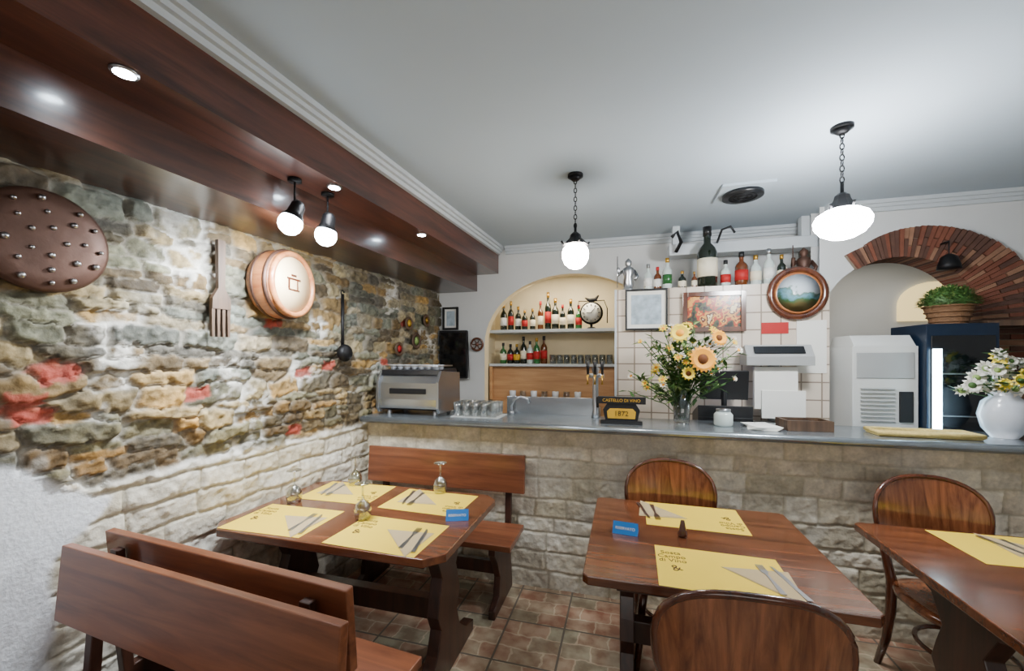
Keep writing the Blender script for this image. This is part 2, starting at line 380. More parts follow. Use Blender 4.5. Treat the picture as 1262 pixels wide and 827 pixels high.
def leftfn(u,v):
    H1,c1=rubble(u,v,.1,3.85,.95,2.3,PALR,MORT,reds)
    H2,c2=blocks(u,v,.1,3.85,0,1.2,(.10,.14),(.2,.42),[lc(206,200,184),lc(192,184,164),lc(214,210,198)],lc(176,168,148),5,.014)
    bd=1.05+.07*(fbm(u,v*0,4,3)-.5)+.03*(fbm(u,v,14,6)-.5)
    w=ss(v,bd-.012,bd+.012)
    H=H1*w+(H2+.008)*(1-w); c=c1*w[...,None]+c2*(1-w)[...,None]
    line=np.exp(-((v-bd)/.018)**2)*.55; c=c*(1-line[...,None])+lc(215,212,202)*line[...,None]
    # white plaster repair low on the wall, towards the entrance
    pb=1.20-.20*ss(u,.80,1.12)+.05*(fbm(u,v,7,9)-.5); ue=1.13-.17*ss(1.03-v,.0,.25)+.06*(fbm(u,v,6,2)-.5)
    p=ss(pb-v,-.02,.02)*ss(ue-u,-.02,.02)
    lp=.020+.004*(fbm(u,v,5,31)-.5)*2+.001*(fbm(u,v,30,33)-.5)
    H=H*(1-p)+lp*p; c=c*(1-p[...,None])+(lc(226,230,236)*(.9+.2*fbm(u,v,5,40))[...,None])*p[...,None]
    return H,c
panel("wall_left_stone",(wx(0),0,0),ud,nrm,(.1,3.84),(0,2.3),.0085,leftfn)
def barfn(u,v):
    H,c=blocks(u,v,-2,3.3,0,1.12,(.09,.15),(.15,.40),PALB,lc(194,184,160),21,.012)
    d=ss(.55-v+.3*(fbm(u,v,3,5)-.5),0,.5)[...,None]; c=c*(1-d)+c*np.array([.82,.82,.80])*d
    wsh=(ss(fbm(u,v,4,50),.5,.65)*.4)[...,None]; c=c*(1-wsh)+lc(214,210,200)*wsh
    return H,c
MB("bar_counter_base").bb(-1.86,3.3,2.70,2.86,0,1.07,'plaster').obj()
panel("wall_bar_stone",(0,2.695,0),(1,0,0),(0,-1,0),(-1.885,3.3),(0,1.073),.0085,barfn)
b=MB("bar_countertop"); b.prism([(-1.86,2.575),(3.3,2.575),(3.3,3.02),(-1.84,3.02)],1.075,1.12,'zinc')
b.tube([(-1.86,2.575,1.0975),(3.3,2.575,1.0975)],.0225,'zinc',10); b.obj()

def arch_wall(name,x0,x1,y,dep,cx,hw,sp,rise,top,k,kin,n=28,z0=0):
    b=MB(name)
    def q(p,kk): b.add(p,[(0,1,2,3)],kk)
    for yy in (y,y+dep):
        if cx-hw>x0: q([(x0,yy,z0),(cx-hw,yy,z0),(cx-hw,yy,top),(x0,yy,top)],k)
        q([(cx+hw,yy,z0),(x1,yy,z0),(x1,yy,top),(cx+hw,yy,top)],k)
        for i in range(n):
            a0=math.pi-math.pi*i/n;a1=math.pi-math.pi*(i+1)/n
            xa,xb=cx+hw*math.cos(a0),cx+hw*math.cos(a1);za,zb=sp+rise*math.sin(a0),sp+rise*math.sin(a1)
            q([(xa,yy,za),(xb,yy,zb),(xb,yy,top),(xa,yy,top)],k)
    for i in range(n):
        a0=math.pi-math.pi*i/n;a1=math.pi-math.pi*(i+1)/n
        xa,xb=cx+hw*math.cos(a0),cx+hw*math.cos(a1);za,zb=sp+rise*math.sin(a0),sp+rise*math.sin(a1)
        q([(xa,y,za),(xb,y,zb),(xb,y+dep,zb),(xa,y+dep,za)],kin)
    for xx in(cx-hw,cx+hw): q([(xx,y,z0),(xx,y+dep,z0),(xx,y+dep,sp),(xx,y,sp)],kin)
    return b.obj(recalc=False)
arch_wall("wall_back",-1.84,1.37,3.83,.11,-.505,.84,1.68,.66,2.63,'plaster','niche')
b=MB("wall_niche"); b.bb(-1.5,.55,4.28,4.36,0,2.63,'niche'); b.bb(-1.5,-1.38,3.94,4.28,0,2.63,'niche'); b.bb(.38,.55,3.94,4.28,0,2.63,'niche'); b.obj()
arch_wall("wall_passage",1.372,3.6,3.40,.14,1.80,.45,1.78,.46,2.63,'plaster','plaster')
MB("wall_rear").bb(.56,3.6,4.8,4.9,0,2.63,'plaster').obj()
MB("wall_tiled_pillar").bb(-.06,1.37,3.30,3.82,0,2.08,'tile').obj()
b=MB("trim_pillar_edge"); b.bb(-.075,-.06,3.285,3.32,1.0,2.08,'trim'); b.obj()
# passage bricks: one fan of voussoirs that gets deeper towards the right-hand springing, two courses
b=MB("trim_brick_arch"); r2=random.Random(2)
bk=['brickA','brickB','brickC','brickA','brickC']
def wid(deg): return .13+.24*max(0,(110-deg)/110)**.8
def pt(deg,off):
    a=math.radians(deg); ca,sa=math.cos(a),math.sin(a)
    t=Vector((ca/.45,sa/.46)).normalized(); return (1.80+.44*ca+t.x*off,1.78+.45*sa+t.y*off)
n=46
for i in range(n):
    d0=122-122*i/n; d1=122-122*(i+1)/n; W=wid((d0+d1)/2); g=(d0-d1)*.07
    cuts=[0,W] if W<.2 else ([0,W*.62,W] if i%2 else [0,W*.38,W])
    for a_,b_ in zip(cuts[:-1],cuts[1:]):
        dy=-.012*r2.random(); gg=.003
        b.prism([pt(d0-g,a_+gg),pt(d1+g,a_+gg),pt(d1+g,b_-gg),pt(d0-g,b_-gg)],3.362+dy,3.55,r2.choice(bk),T=XZ)
poly=[pt(122-122*i/40,.004) for i in range(41)]+[pt(122*i/40,wid(122*i/40)-.004) for i in range(41)]
for i in range(40):
    d0=122-122*i/40; d1=122-122*(i+1)/40
    b.prism([pt(d0,.004),pt(d1,.004),pt(d1,wid(d1)-.004),pt(d0,wid(d0)-.004)],3.372,3.545,'mortar',T=XZ)
for j in range(26):
    z=1.758-j*.038; dy=-.012*r2.random(); c_=.23 if j%2 else .14
    b.bb(2.24,2.24+c_-.003,3.362+dy,3.55,z-.016,z+.016,r2.choice(bk)); b.bb(2.24+c_+.003,2.61,3.362+dy,3.55,z-.016,z+.016,r2.choice(bk))
b.bb(2.244,2.606,3.372,3.545,.78,1.78,'mortar')
b.obj()
b=MB("window_1"); pts=[(2.55,1.9)]+[(2.83+.28*math.cos(math.pi-math.pi*i/14),2.05+.22*math.sin(math.pi-math.pi*i/14)) for i in range(15)]+[(3.11,1.9)]
M['winglow']=mat("lit_opening_glow",C(240,214,150),.6,emit=1.2,var=.1)  # emission stands in for warm lamplight inside the small arched opening
b.prism(pts,4.77,4.80,'winglow',T=XZ); b.obj()

# soffit + beam
b=MB("trim_soffit")
b.prism([(-1.86,3.83),(-1.2,3.83),(-1.2-K*6.03,-2.2),(-2.16,-2.2)],2.376,2.63,'soff'); b.obj()
b=MB("trim_wall_beam"); b.prism([(-1.86,3.83),(-1.424,3.83),(-1.424-K*6.03,-2.2),(-2.16,-2.2)],2.21,2.376,'beam'); b.obj()
b=MB("trim_cornice")
for (w,z0,z1) in ((.065,2.605,2.63),(.045,2.585,2.605),(.025,2.56,2.585)):
    b.prism([(-1.2,3.82),(-1.2+w,3.82),(-1.2+w-K*6.0,-2.18),(-1.2-K*6.0,-2.18)],z0,z1,'trim')
    b.bb(-1.12,1.37,3.83-w,3.83,z0,z1,'trim')
    b.bb(1.38,3.6,3.40-w,3.40,z0,z1,'trim')
b.obj()
b=MB("air_duct"); b.bb(.35,1.40,3.53,3.68,2.38,2.47,'trim'); b.bb(.38,.44,3.57,3.64,2.47,2.63,'trim'); b.bb(1.30,1.36,3.57,3.64,2.47,2.63,'trim'); b.obj(bevel=.006)
b=MB("ceiling_vent"); b.bb(.59,.89,2.79,3.09,2.615,2.63,'ceil')
b.lathe([(.12,0),(.12,.02),(.09,.025)],(.74,2.94,2.59),'black',28)
for r in (.03,.055,.08): b.tube([(.74+r*math.cos(t*math.pi/10),2.94+r*math.sin(t*math.pi/10),2.588) for t in range(20)],.004,'iron',6,True)
b.obj()

# ---------------------------------------------------------------- tables
def trestle(name,w,d,clip,loc):
    b=MB(name); hx,hy=w/2,d/2;c=clip
    top=[(-hx+c,-hy),(hx-c,-hy),(hx,-hy+c),(hx,hy-c),(hx-c,hy),(-hx+c,hy),(-hx,hy-c),(-hx,-hy+c)]
    b.prism(top,.715,.75,'table')
    for yy in(-hy+.12,hy-.12): b.bb(-hx+.12,hx-.12,yy-.012,yy+.012,.65,.715,'tabledk')
    prof=[(.30,0),(.30,.06),(.20,.09),(.12,.16),(.085,.26),(.12,.34),(.10,.42),(.075,.5),(.12,.6),(.26,.66),(.26,.715)]
    f=(d/2-.07)/.30
    poly=[(a*f,z) for a,z in prof]+[(-a*f,z) for a,z in reversed(prof)]
    for sx in(-1,1):
        x=sx*(hx-.16); b.prism(poly,x-.03,x+.03,'tabledk',T=YZ)
    b.bb(-hx+.16,hx-.16,-.03,.03,.26,.36,'tabledk')
    return b.obj(loc,bevel=.004)
trestle("dining_table",1.2,.79,.07,(-1.30,1.845,0))
trestle("dining_table",.93,.87,.02,(.315,1.94,0))
trestle("dining_table",.95,.92,.02,(1.545,1.89,0))

# ---------------------------------------------------------------- benches (local: back at y=0, seat toward +y)
def bench(w,loc,rz,dbl=False):
    b=MB("dining_bench"); hx=w/2
    b.bb(-hx,hx,.05,.38,.42,.455,'bench')
    b.box((0,.022,.775),(w,.030,.25),'bench',R=(.08,0,0))
    for sx in(-1,1):
        x=sx*(hx-.12)
        prof=[(.36,0),(.36,.05),(.27,.09),(.25,.2),(.3,.3),(.36,.38),(.36,.42),(.02,.42),(-.008,.86),(-.035,.86),(-.02,.5),(.0,.3),(.0,.2),(-.02,.09),(-.03,.05),(-.03,0)]
        b.prism(prof,x-.02,x+.02,'benchdk',T=YZ)
    b.bb(-hx+.12,hx-.12,.15,.19,.18,.26,'benchdk')
    return b.obj(loc,rz,bevel=.004)
bench(1.14,(-1.315,1.015,0),-.085)
bench(1.22,(-1.265,.91,0),math.pi-.085)
bench(1.18,(-1.225,2.63,0),math.pi)

# ---------------------------------------------------------------- chairs (faces +y, back at y=-.2)
def chair(loc,rz):
    b=MB("dining_chair")
    def out(t,sx=1.0):
        c,s=math.cos(t),math.sin(t); p=.82
        x=.235*sx*math.copysign(abs(c)**p,c); z=.20*sx*math.copysign(abs(s)**p,s)
        x*=(1+.06*(z/.2)); zz=.755+z
        y=-.215-.10*(zz-.55)+.05*(x/.235)**2
        return x,y,zz
    n=40; rings=6
    for dy in(-.006,.006):
        vs=[];fs=[]
        for j in range(rings+1):
            for i in range(n):
                x,y,z=out(2*math.pi*i/n,max(j/rings,.001)); vs.append((x,y+dy,z))
        for j in range(rings):
            for i in range(n): fs.append((j*n+i,j*n+(i+1)%n,(j+1)*n+(i+1)%n,(j+1)*n+i))
        b.add(vs,fs,'chair',True)
    b.tube([out(2*math.pi*i/n) for i in range(n)],.011,'chairdk',8,True)
    def seat(t,r,z): 
        c,s=math.cos(t),math.sin(t); return (r*.215*math.copysign(abs(c)**.75,c),r*.21*math.copysign(abs(s)**.75,s),z)
    vs=[];fs=[];lv=[(.001,.452),(.6,.452),(.85,.458),(1,.462),(1.03,.45),(1.02,.43),(.9,.425),(.001,.425)]
    for r,z in lv:
        for i in range(n): vs.append(seat(2*math.pi*i/n,r,z))
    for j in range(len(lv)-1):
        for i in range(n): fs.append((j*n+i,j*n+(i+1)%n,(j+1)*n+(i+1)%n,(j+1)*n+i))
    b.add(vs,fs,'chair',True)
    for sx in(-1,1):
        b.tube([(sx*.15,.15,.43),(sx*.165,.17,.3),(sx*.175,.185,.15),(sx*.195,.205,0)],[.022,.02,.017,.014],'chairdk',10)
        b.tube([(sx*.20,-.21,.66),(sx*.185,-.195,.56),(sx*.17,-.18,.45),(sx*.172,-.185,.3),(sx*.18,-.205,.15),(sx*.195,-.245,0)],[.018,.019,.023,.021,.018,.015],'chairdk',10)
    b.tube([(.16*math.cos(t*math.pi/12),.165*math.sin(t*math.pi/12),.26) for t in range(24)],.010,'chairdk',8,True)
    return b.obj(loc,rz)
chair((.245,2.255,0),math.pi)
chair((1.445,2.25,0),math.pi+.05)
chair((.31,1.385,0),.03)

# ---------------------------------------------------------------- place settings
TZ=.7505
def rotp(x,y,a): return x*math.cos(a)-y*math.sin(a),x*math.sin(a)+y*math.cos(a)
meshes={}
def shared(key,fn):
    if key not in meshes: meshes[key]=fn()
    return meshes[key]
def mk(name,build):
    b=MB(name); build(b); o=b.obj(); me=o.data; bpy.data.objects.remove(o); return me
def fork_b(b):
    b.prism([(-.010,-.1),(.010,-.1),(.008,-.06),(.0045,.0),(.0045,.03),(.012,.045),(.0125,.06),(-.0125,.06),(-.012,.045),(-.0045,.03),(-.0045,0),(-.008,-.06)],0,.002,'steel')
    for i in range(4):
        x=-.0105+i*.007; b.bb(x-.0019,x+.0019,.058,.1,0,.002,'steel')
def knife_b(b):
    b.prism([(-.009,-.11),(.009,-.11),(.007,-.02),(.010,0),(.011,.06),(.005,.105),(-.003,.11),(-.006,.0),(-.007,-.02)],0,.002,'steel')
def nap_b(b):
    b.prism([(-.15,-.075),(.15,-.075),(0,.1)],0,.0015,'napkin'); b.prism([(-.13,-.07),(.14,-.07),(.004,.088)],.0015,.0025,'napkin')
def mat_b(b):
    b.prism([(-.225,-.16),(.225,-.16),(.225,.16),(-.225,.16)],0,.0008,'yellow')
def text(body,size,parent,loc,rot,k,sp=.9):
    cu=bpy.data.curves.new("lettering",'FONT'); cu.body=body; cu.size=size; cu.align_x='CENTER'; cu.align_y='CENTER'; cu.space_line=sp; cu.extrude=.0003
    cu.materials.append(M[k]); o=bpy.data.objects.new("lettering",cu); S.collection.objects.link(o); o.parent=parent; o.location=loc; o.rotation_euler=rot; return o
def setting(x,y,flip=0,jit=0,nx=.13):
    a=(math.pi if flip else 0)+jit
    o=place("placemat",shared('m',lambda:mk("placemat",mat_b)),(x,y,TZ),a)
    text("Sosta\nCampo\ndi Vino",.036,o,(-.165,.07,.0012),(0,0,.05),'ink'); text("&",.06,o,(-.155,-.02,.0012),(0,0,.4),'ink')
    def at_(dx,dy,z):
        p=rotp(dx,dy,a); return (x+p[0],y+p[1],z)
    place("napkin",shared('n',lambda:mk("napkin",nap_b)),at_(nx,-.01,TZ+.001),a-.75)
    place("dinner_fork",shared('f',lambda:mk("dinner_fork",fork_b)),at_(nx-.01,-.01,TZ+.004),a+.12)
    place("table_knife",shared('k',lambda:mk("table_knife",knife_b)),at_(nx+.045,-.02,TZ+.004),a+.25)
setting(-1.62,1.63,0,.03); setting(-1.03,1.62,0,-.03); setting(-1.58,2.06,1,.04,.10); setting(-1.04,2.045,1,-.03,.10)
setting(.345,1.665,0,-.02,.17); setting(.33,2.20,1,-.02,.19)
setting(1.57,2.17,1,.03,-.02); setting(1.6,1.66,0,0)

def wineglass(b):
    h=.175; pr=[(.034,0),(.034,.002),(.012,.006),(.0045,.012),(.004,.075),(.012,.085),(.028,.1),(.036,.125),(.036,.15),(.031,.175),(.0295,.175),(.034,.15),(.034,.125),(.026,.103),(.008,.088),(.0001,.086)]
    b.lathe([(r*1.12,h-z) for r,z in pr],(0,0,0),'glass',24)
wg=mk("wine_glass",wineglass)
for p in((-1.05,2.2),(-1.63,2.19),(-1.25,1.74),(-1.76,1.84)): place("wine_glass",wg,(p[0],p[1],TZ+.001))
def tent(b):
    b.prism([(-.035,0),(.035,0),(0,.045)],-.055,.055,'blue',T=YZ)
tm=mk("reserved_sign",tent)
for p,a in(((-.80,1.87),.35),((.005,1.93),-.12)):
    o=place("reserved_sign",tm,(p[0],p[1],TZ+.0005),a)
    text("RISERVATO",.017,o,(0,-.0195,.0215),(.91,0,0),'paper'); 
b=MB("candle_holder"); b.lathe([(.018,0),(.022,.01),(.016,.03),(.012,.05),(.008,.07)],(0,0,0),'chairdk',12); b.obj((.25,1.95,TZ+.0005))

# ---------------------------------------------------------------- left wall decor
def wallT(y,z,off=.0):
    return Matrix.Translation((wx(y)+off,y,z))@Matrix.Rotation(-math.atan(K),4,'Z')
b=MB("copper_wall_disc"); b.T=wallT(.925,1.955,.045)
b.lathe([(.178,-.012),(.178,.0),(.165,.010),(.12,.014),(.001,.018)],(0,0,0),'copper',40,R=(0,math.pi/2,0))
dr=random.Random(4)
for r,nn in((.145,12),(.10,8),(.05,5)):
    for i in range(nn):
        a=2*math.pi*i/nn+dr.uniform(-.12,.12); b.ball((.018,r*math.cos(a),r*math.sin(a)),dr.uniform(.007,.012),'steel',8)
b.obj()
b=MB("wooden_wall_fork"); b.T=wallT(1.525,1.885,.05)
b.prism([(-.018,.235),(.018,.235),(.016,.0),(.044,-.05),(.046,-.1),(-.046,-.1),(-.044,-.05),(-.016,0)],0,.022,'oldwood',T=YZ)
for i in range(4):
    y=-.038+i*.0253; b.prism([(y-.008,-.1),(y+.008,-.1),(y+.005,-.235),(y-.005,-.235)],0,.018,'oldwood',T=YZ)
b.obj()
b=MB("barrel_wall_clock"); b.T=wallT(1.835,1.955,.02)@Matrix.Rotation(math.pi/2,4,'Y')@Matrix.Rotation(-.18,4,'X')
b.lathe([(.17,0),(.185,.03),(.19,.075),(.185,.115),(.178,.14)],(0,0,0),'barrel',36)
b.tube([(.183*math.cos(t*math.pi/20),.183*math.sin(t*math.pi/20),.115) for t in range(40)],.011,'copper',8,True)
b.tube([(.183*math.cos(t*math.pi/20),.183*math.sin(t*math.pi/20),.04) for t in range(40)],.009,'copper',8,True)
b.tube([(.168*math.cos(t*math.pi/20),.168*math.sin(t*math.pi/20),.144) for t in range(40)],.016,'barrel',8,True)
b.lathe([(.15,.138),(.15,.146),(.001,.147)],(0,0,0),'face',36)
b.box((-.03,0,.149),(.01,.11,.003),'chairdk'); b.box((.03,.0,.149),(.008,.09,.003),'chairdk'); b.box((.0,-.04,.149),(.05,.012,.003),'chairdk'); b.box((.0,.03,.149),(.06,.008,.003),'chairdk'); b.box((-.05,.0,.149),(.012,.04,.003),'chairdk')
b.obj()
b=MB("iron_ladle"); b.T=wallT(2.35,1.75,.07)
b.tube([(0,0,.23),(0,0,.0),(0,0,-.13)],.011,'iron',8); b.tube([(0,.015*math.cos(t),.24+.015*math.sin(t)) for t in [i*.6 for i in range(10)]],.005,'iron',6)
b.ball((.02,0,-.17),.06,'iron',14,(.7,1,1)); b.obj()
for (y,z,r,k) in((3.2,1.85,.06,'ochre'),(3.32,1.70,.075,'leaf2'),(3.05,1.62,.06,'red'),(3.5,1.9,.06,'gold')):
    b=MB("decorative_plate"); b.T=wallT(y,z,.045); b.lathe([(r,0),(r,.006),(r*.7,.012),(r*.68,.008),(.001,.007)],(0,0,0),'oldwood',28,R=(0,math.pi/2,0)); b.lathe([(r*.55,.010),(.001,.0125)],(0,0,0),k,20,R=(0,math.pi/2,0)); b.obj()

# ---------------------------------------------------------------- luminaires
def spotlamp(x,y,aim):
    b=MB("spot_lamp"); b.T=Matrix.Translation((x,y,2.376))
    b.lathe([(.03,-.015),(.03,0)],(0,0,0),'iron',16); b.tube([(0,0,-.01),(0,0,-.11)],.005,'iron',6)
    d=Vector(aim).normalized(); q=d.to_track_quat('-Z','Y').to_matrix().to_4x4()
    T0=b.T; b.T=T0@Matrix.Translation((0,0,-.16))@q
    b.lathe([(.02,.06),(.03,.045),(.034,0),(.048,-.03),(.045,-.03),(.03,-.02)],(0,0,0),'iron',20)
    b.ball((0,0,-.055),.052,'lampc',16); b.T=T0
    b.obj()
    l=bpy.data.lights.new("spot_lamp_light",'SPOT'); l.energy=75; l.color=(.92,.96,1); l.spot_size=math.radians(150); l.spot_blend=.8; l.shadow_soft_size=.05
    o=bpy.data.objects.new("spot_lamp_light",l); S.collection.objects.link(o)
    o.location=(x+d.x*.12,y+d.y*.12,2.216+d.z*.12); o.rotation_euler=Vector((-.55,.1,-.8)).to_track_quat('-Z','Y').to_euler()
spotlamp(-1.47,1.54,(-.15,-.3,-.9)); spotlamp(-1.44,1.72,(-.1,-.1,-.95))
for y in(.83,1.66,2.46,-.6):
    x=-1.2-K*(3.83-y)-.045
    b=MB("recessed_spotlight"); b.T=Matrix.Translation((x,y,2.376)); b.lathe([(.034,-.006),(.034,0),(.03,-.004)],(0,0,0),'steel',20); b.lathe([(.026,-.008),(.001,-.008)],(0,0,0),'lampc',16); b.obj()
    l=bpy.data.lights.new("downlight",'SPOT'); l.energy=16; l.color=(.95,.97,1); l.spot_size=2.2; l.spot_blend=.7; l.shadow_soft_size=.03
    o=bpy.data.objects.new("downlight",l); S.collection.objects.link(o); o.location=(x,y,2.36)
def pendant(x,y,zc,gk,wide,prof):
    b=MB("pendant_lantern"); 
    b.lathe([(.045,-.015),(.045,0)],(x,y,2.63),'iron',20); b.lathe([(.02,-.035),(.04,-.015)],(x,y,2.63),'iron',16)
    z=2.60
    i=0
    while z>zc+.17:
        a=i%2*math.pi/2
        b.tube([(x+.009*math.cos(t)*math.cos(a),y+.009*math.cos(t)*math.sin(a),z-.012+.016*math.sin(t)) for t in [j*math.pi/4 for j in range(8)]],.0028,'iron',5,True); z-=.026; i+=1
    b.tube([(x,y,zc+.18),(x,y,zc+.09)],.008,'iron',8)
    b.lathe([(.012,.13),(.03,.115),(.035,.095),(.085*wide,.06),(.092*wide,.052)],(x,y,zc),'iron',8,smooth=False)
    for i in range(4):
        a=i*math.pi/2+.4; b.tube([(x+.085*wide*math.cos(a),y+.085*wide*math.sin(a),zc+.055),(x+.10*wide*math.cos(a),y+.10*wide*math.sin(a),zc+.075)],.006,'iron',6)
    b.lathe(prof,(x,y,zc),gk,28)
    b.obj()
pendant(-.28,2.41,2.16,'lamp',.85,[(.055,.05),(.072,.03),(.078,.005),(.076,-.025),(.062,-.058),(.04,-.078),(.02,-.086),(.001,-.088)])
pendant(.98,2.24,2.19,'lampb',.62,[(.03,.052),(.07,.045),(.10,.025),(.112,0),(.108,-.028),(.085,-.06),(.05,-.08),(.02,-.088),(.001,-.09)])
def area(name,loc,rot,sx,sy,e,col):
    l=bpy.data.lights.new(name,'AREA'); l.shape='RECTANGLE'; l.size=sx; l.size_y=sy; l.energy=e; l.color=col
    o=bpy.data.objects.new(name,l); S.collection.objects.link(o); o.location=loc; o.rotation_euler=rot
area("behind_camera_fill",(.8,-2.15,1.5),(math.radians(78),0,0),3.6,1.9,52,(1,.97,.92))  # added general fill from behind the camera, not a known window
area("niche_light",(-.55,3.90,2.25),(math.radians(25),0,0),.7,.08,7,(1,.86,.62))
area("passage_light",(2.2,4.2,2.5),(0,0,0),.8,.4,7,(1,.93,.8))
b=MB("added_window_frame");  # invented frame around the fill light, out of view
for (a,c,d,e) in((-1,2.6,.5,.56),(-1,2.6,2.44,2.5),(-1,-.94,.5,2.5),(2.54,2.6,.5,2.5),(.77,.83,.5,2.5)): b.bb(a,c,-2.2,-2.16,d,e,'trim')
b.obj()

# ---------------------------------------------------------------- bottles
def bottle(b,x,y,z,h,r,g,lab='label',cap='gold'):
    b.lathe([(r*.9,0),(r,.01),(r,h*.58),(r*.8,h*.66),(r*.36,h*.74),(r*.34,h*.93),(r*.4,h*.94),(r*.4,h)],(x,y,z),g,14)
    if lab: b.lathe([(r*1.03,h*.18),(r*1.03,h*.48)],(x,y,z),lab,14)
    b.lathe([(r*.43,h*.86),(r*.43,h*1.01),(.001,h*1.01)],(x,y,z),cap,10)
gl=['gdark','gbrown','ggreen','gdark','gclear','gdark']
b=MB("upper_bar_shelf"); b.bb(-1.34,.3,3.955,4.27,1.80,1.83,'trim'); b.obj(bevel=.002)
b=MB("lower_bar_shelf"); b.bb(-1.34,.3,3.955,4.27,1.46,1.485,'trim'); b.obj(bevel=.002)
rr=random.Random(5)
b=MB("shelf_liquor_bottles")
for i,x in enumerate(np.arange(-1.22,-.42,.078)): 
    tall=rr.uniform(.2,.32) if i!=6 else .38
    bottle(b,x,4.06+rr.uniform(-.03,.03),1.831,tall,rr.uniform(.028,.038),rr.choice(gl),rr.choice(['label','red','label','ochre','paper']),rr.choice(['gold','red','black']))
b.obj()
b=MB("shelf_wine_bottles")
for x in np.arange(-1.22,-.78,.072): bottle(b,x,4.06+rr.uniform(-.03,.03),1.486,rr.uniform(.2,.28),.034,rr.choice(gl),rr.choice(['label','red','ochre']),rr.choice(['gold','black']))
b.obj()
b=MB("shelf_drinking_glasses")
for i in range(11):
    for j in range(2): b.lathe([(.024,0),(.03,.09),(.027,.09),(.022,.006),(.001,.006)],(-.70+i*.07,4.05+j*.09,1.486),'glass',12)
b.obj()
b=MB("back_bar_cabinet"); b.bb(-1.34,.3,4.02,4.27,.0,1.455,'ltwood'); b.bb(-1.34,-1.31,3.965,4.02,0,1.455,'ltwood'); b.bb(-1.34,.3,3.965,4.02,0,1.12,'ltwood')
b.obj()
b=MB("bar_mugs")
for i in range(7): b.lathe([(.03,0),(.034,.09),(.030,.09),(.026,.006),(.001,.006)],(-1.1+i*.11,3.992,1.122),('ceramic','glass')[i%2],12)
b.obj()
b=MB("station_clock"); R=(math.pi/2,0,0); cx,cy,cz=-.31,4.0,1.98
b.lathe([(.105,-.03),(.112,0),(.105,.028)],(cx,cy,cz),'iron',32,R=R); b.lathe([(.094,.031),(.001,.033)],(cx,cy,cz),'paper',32,R=R)
for i in range(12):
    a=i*math.pi/6; b.box((cx+.076*math.sin(a),cy-.034,cz+.076*math.cos(a)),(.008,.003,.018),'black',R=(0,a,0))
b.box((cx+.015,cy-.036,cz+.02),(.007,.003,.06),'black',R=(0,.7,0)); b.box((cx-.02,cy-.036,cz),(.05,.003,.006),'black')
b.tube([(cx,cy,cz-.11),(cx,cy,1.835)],.012,'iron',8); b.lathe([(.05,0),(.03,.012)],(cx,cy,1.831),'iron',16)
b.tube([(cx-.06,cy,cz+.15),(cx-.02,cy,cz+.125),(cx+.04,cy,cz+.13),(cx+.07,cy,cz+.17)],[.004,.018,.02,.006],'iron',8)
b.tube([(cx-.13,cy,cz+.06),(cx-.12,cy,cz+.12),(cx,cy,cz+.115),(cx+.12,cy,cz+.12),(cx+.15,cy,cz+.04),(cx+.15,cy,cz-.1)],.005,'iron',6)
b.obj()
def one(name,x,y,z,h,r,g,lab,cap): b=MB(name); bottle(b,0,0,0,h,r,g,lab,cap); b.obj((x,y,z))
ZP=2.081
one("magnum_wine_bottle",.615,3.42,ZP,.47,.072,'gdark','label','black')
for x,h,r,g,lb,cp in((.185,.22,.033,'gclear','paper','steel'),(.325,.25,.036,'gclear','ggreen','gold'),(.44,.15,.03,'gdark','label','gold'),(.745,.21,.036,'gclear','red','black'),(.85,.26,.045,'gbrown','red','black'),(.945,.23,.038,'gclear','label','gold'),(1.03,.27,.036,'gclear','paper','steel'),(1.11,.22,.030,'gdark','label','gold'),(.52,.13,.02,'gbrown','label','gold'),(.255,.19,.03,'gbrown','paper','red')):
    one("liquor_bottle",x,3.42+rr.uniform(-.03,.04),ZP,h,r,g,lb,cp)
for x,k in((.03,'steel'),(1.26,'copper')):
    b=MB("knight_figurine"); b.lathe([(.05,0),(.05,.02),(.035,.03),(.045,.06),(.032,.12),(.048,.16),(.04,.19),(.016,.205),(.026,.22),(.026,.245),(.004,.27)],(0,0,0),k,14)
    b.tube([(.045,0,.17),(.07,-.02,.12),(.05,-.04,.09)],.013,k,8); b.tube([(-.045,0,.17),(-.075,-.01,.14),(-.08,-.04,.19)],.013,k,8); b.tube([(-.085,-.045,.03),(-.085,-.045,.28)],.004,k,6); b.obj((x,3.42,ZP))
b=MB("black_hose"); b.tube([(.40,3.50,2.40),(.43,3.44,2.46),(.40,3.43,2.54),(.36,3.43,2.5)],.015,'black',8); b.obj()
b=MB("black_hose"); b.tube([(.70,3.50,2.45),(.72,3.43,2.53),(.78,3.43,2.55),(.81,3.43,2.50)],.009,'black',8); b.obj()

# ---------------------------------------------------------------- pictures
def frame(name,x0,x1,z0,z1,y,fk,pk,fw=.02,mat_=0):
    b=MB(name); cx,cz=(x0+x1)/2,(z0+z1)/2; w,h=x1-x0,z1-z0
    b.box((0,0,0),(w-fw,.008,h-fw),'paper' if mat_ else pk)
    if mat_: b.box((0,-.005,0),(w-fw*2-mat_*2,.003,h-fw*2-mat_*2),pk)
    for s in(-1,1):
        b.box((s*(w/2-fw/2),-.006,0),(fw,.024,h),fk); b.box((0,-.006,s*(h/2-fw/2)),(w-2*fw,.0239,fw),fk)
    return b.obj((cx,y,cz),bevel=.002)
frame("framed_sketch",.005,.315,1.76,2.075,3.281,'black','pic1',.014,.03)
frame("framed_still_life",.42,.845,1.74,2.035,3.281,'chairdk','pic2',.034)
b=MB("round_framed_plate"); R=(math.pi/2,0,0)
b.lathe([(.185,0),(.19,.02),(.18,.035),(.155,.04),(.15,.03),(.145,.03)],(0,0,0),'chairdk',40,R=R); b.lathe([(.152,.032),(.130,.034)],(0,0,0),'barrel',40,R=R); b.lathe([(.132,.035),(.001,.0355)],(0,0,0),'pic3',40,R=R)
b.obj((1.17,3.297,2.0))
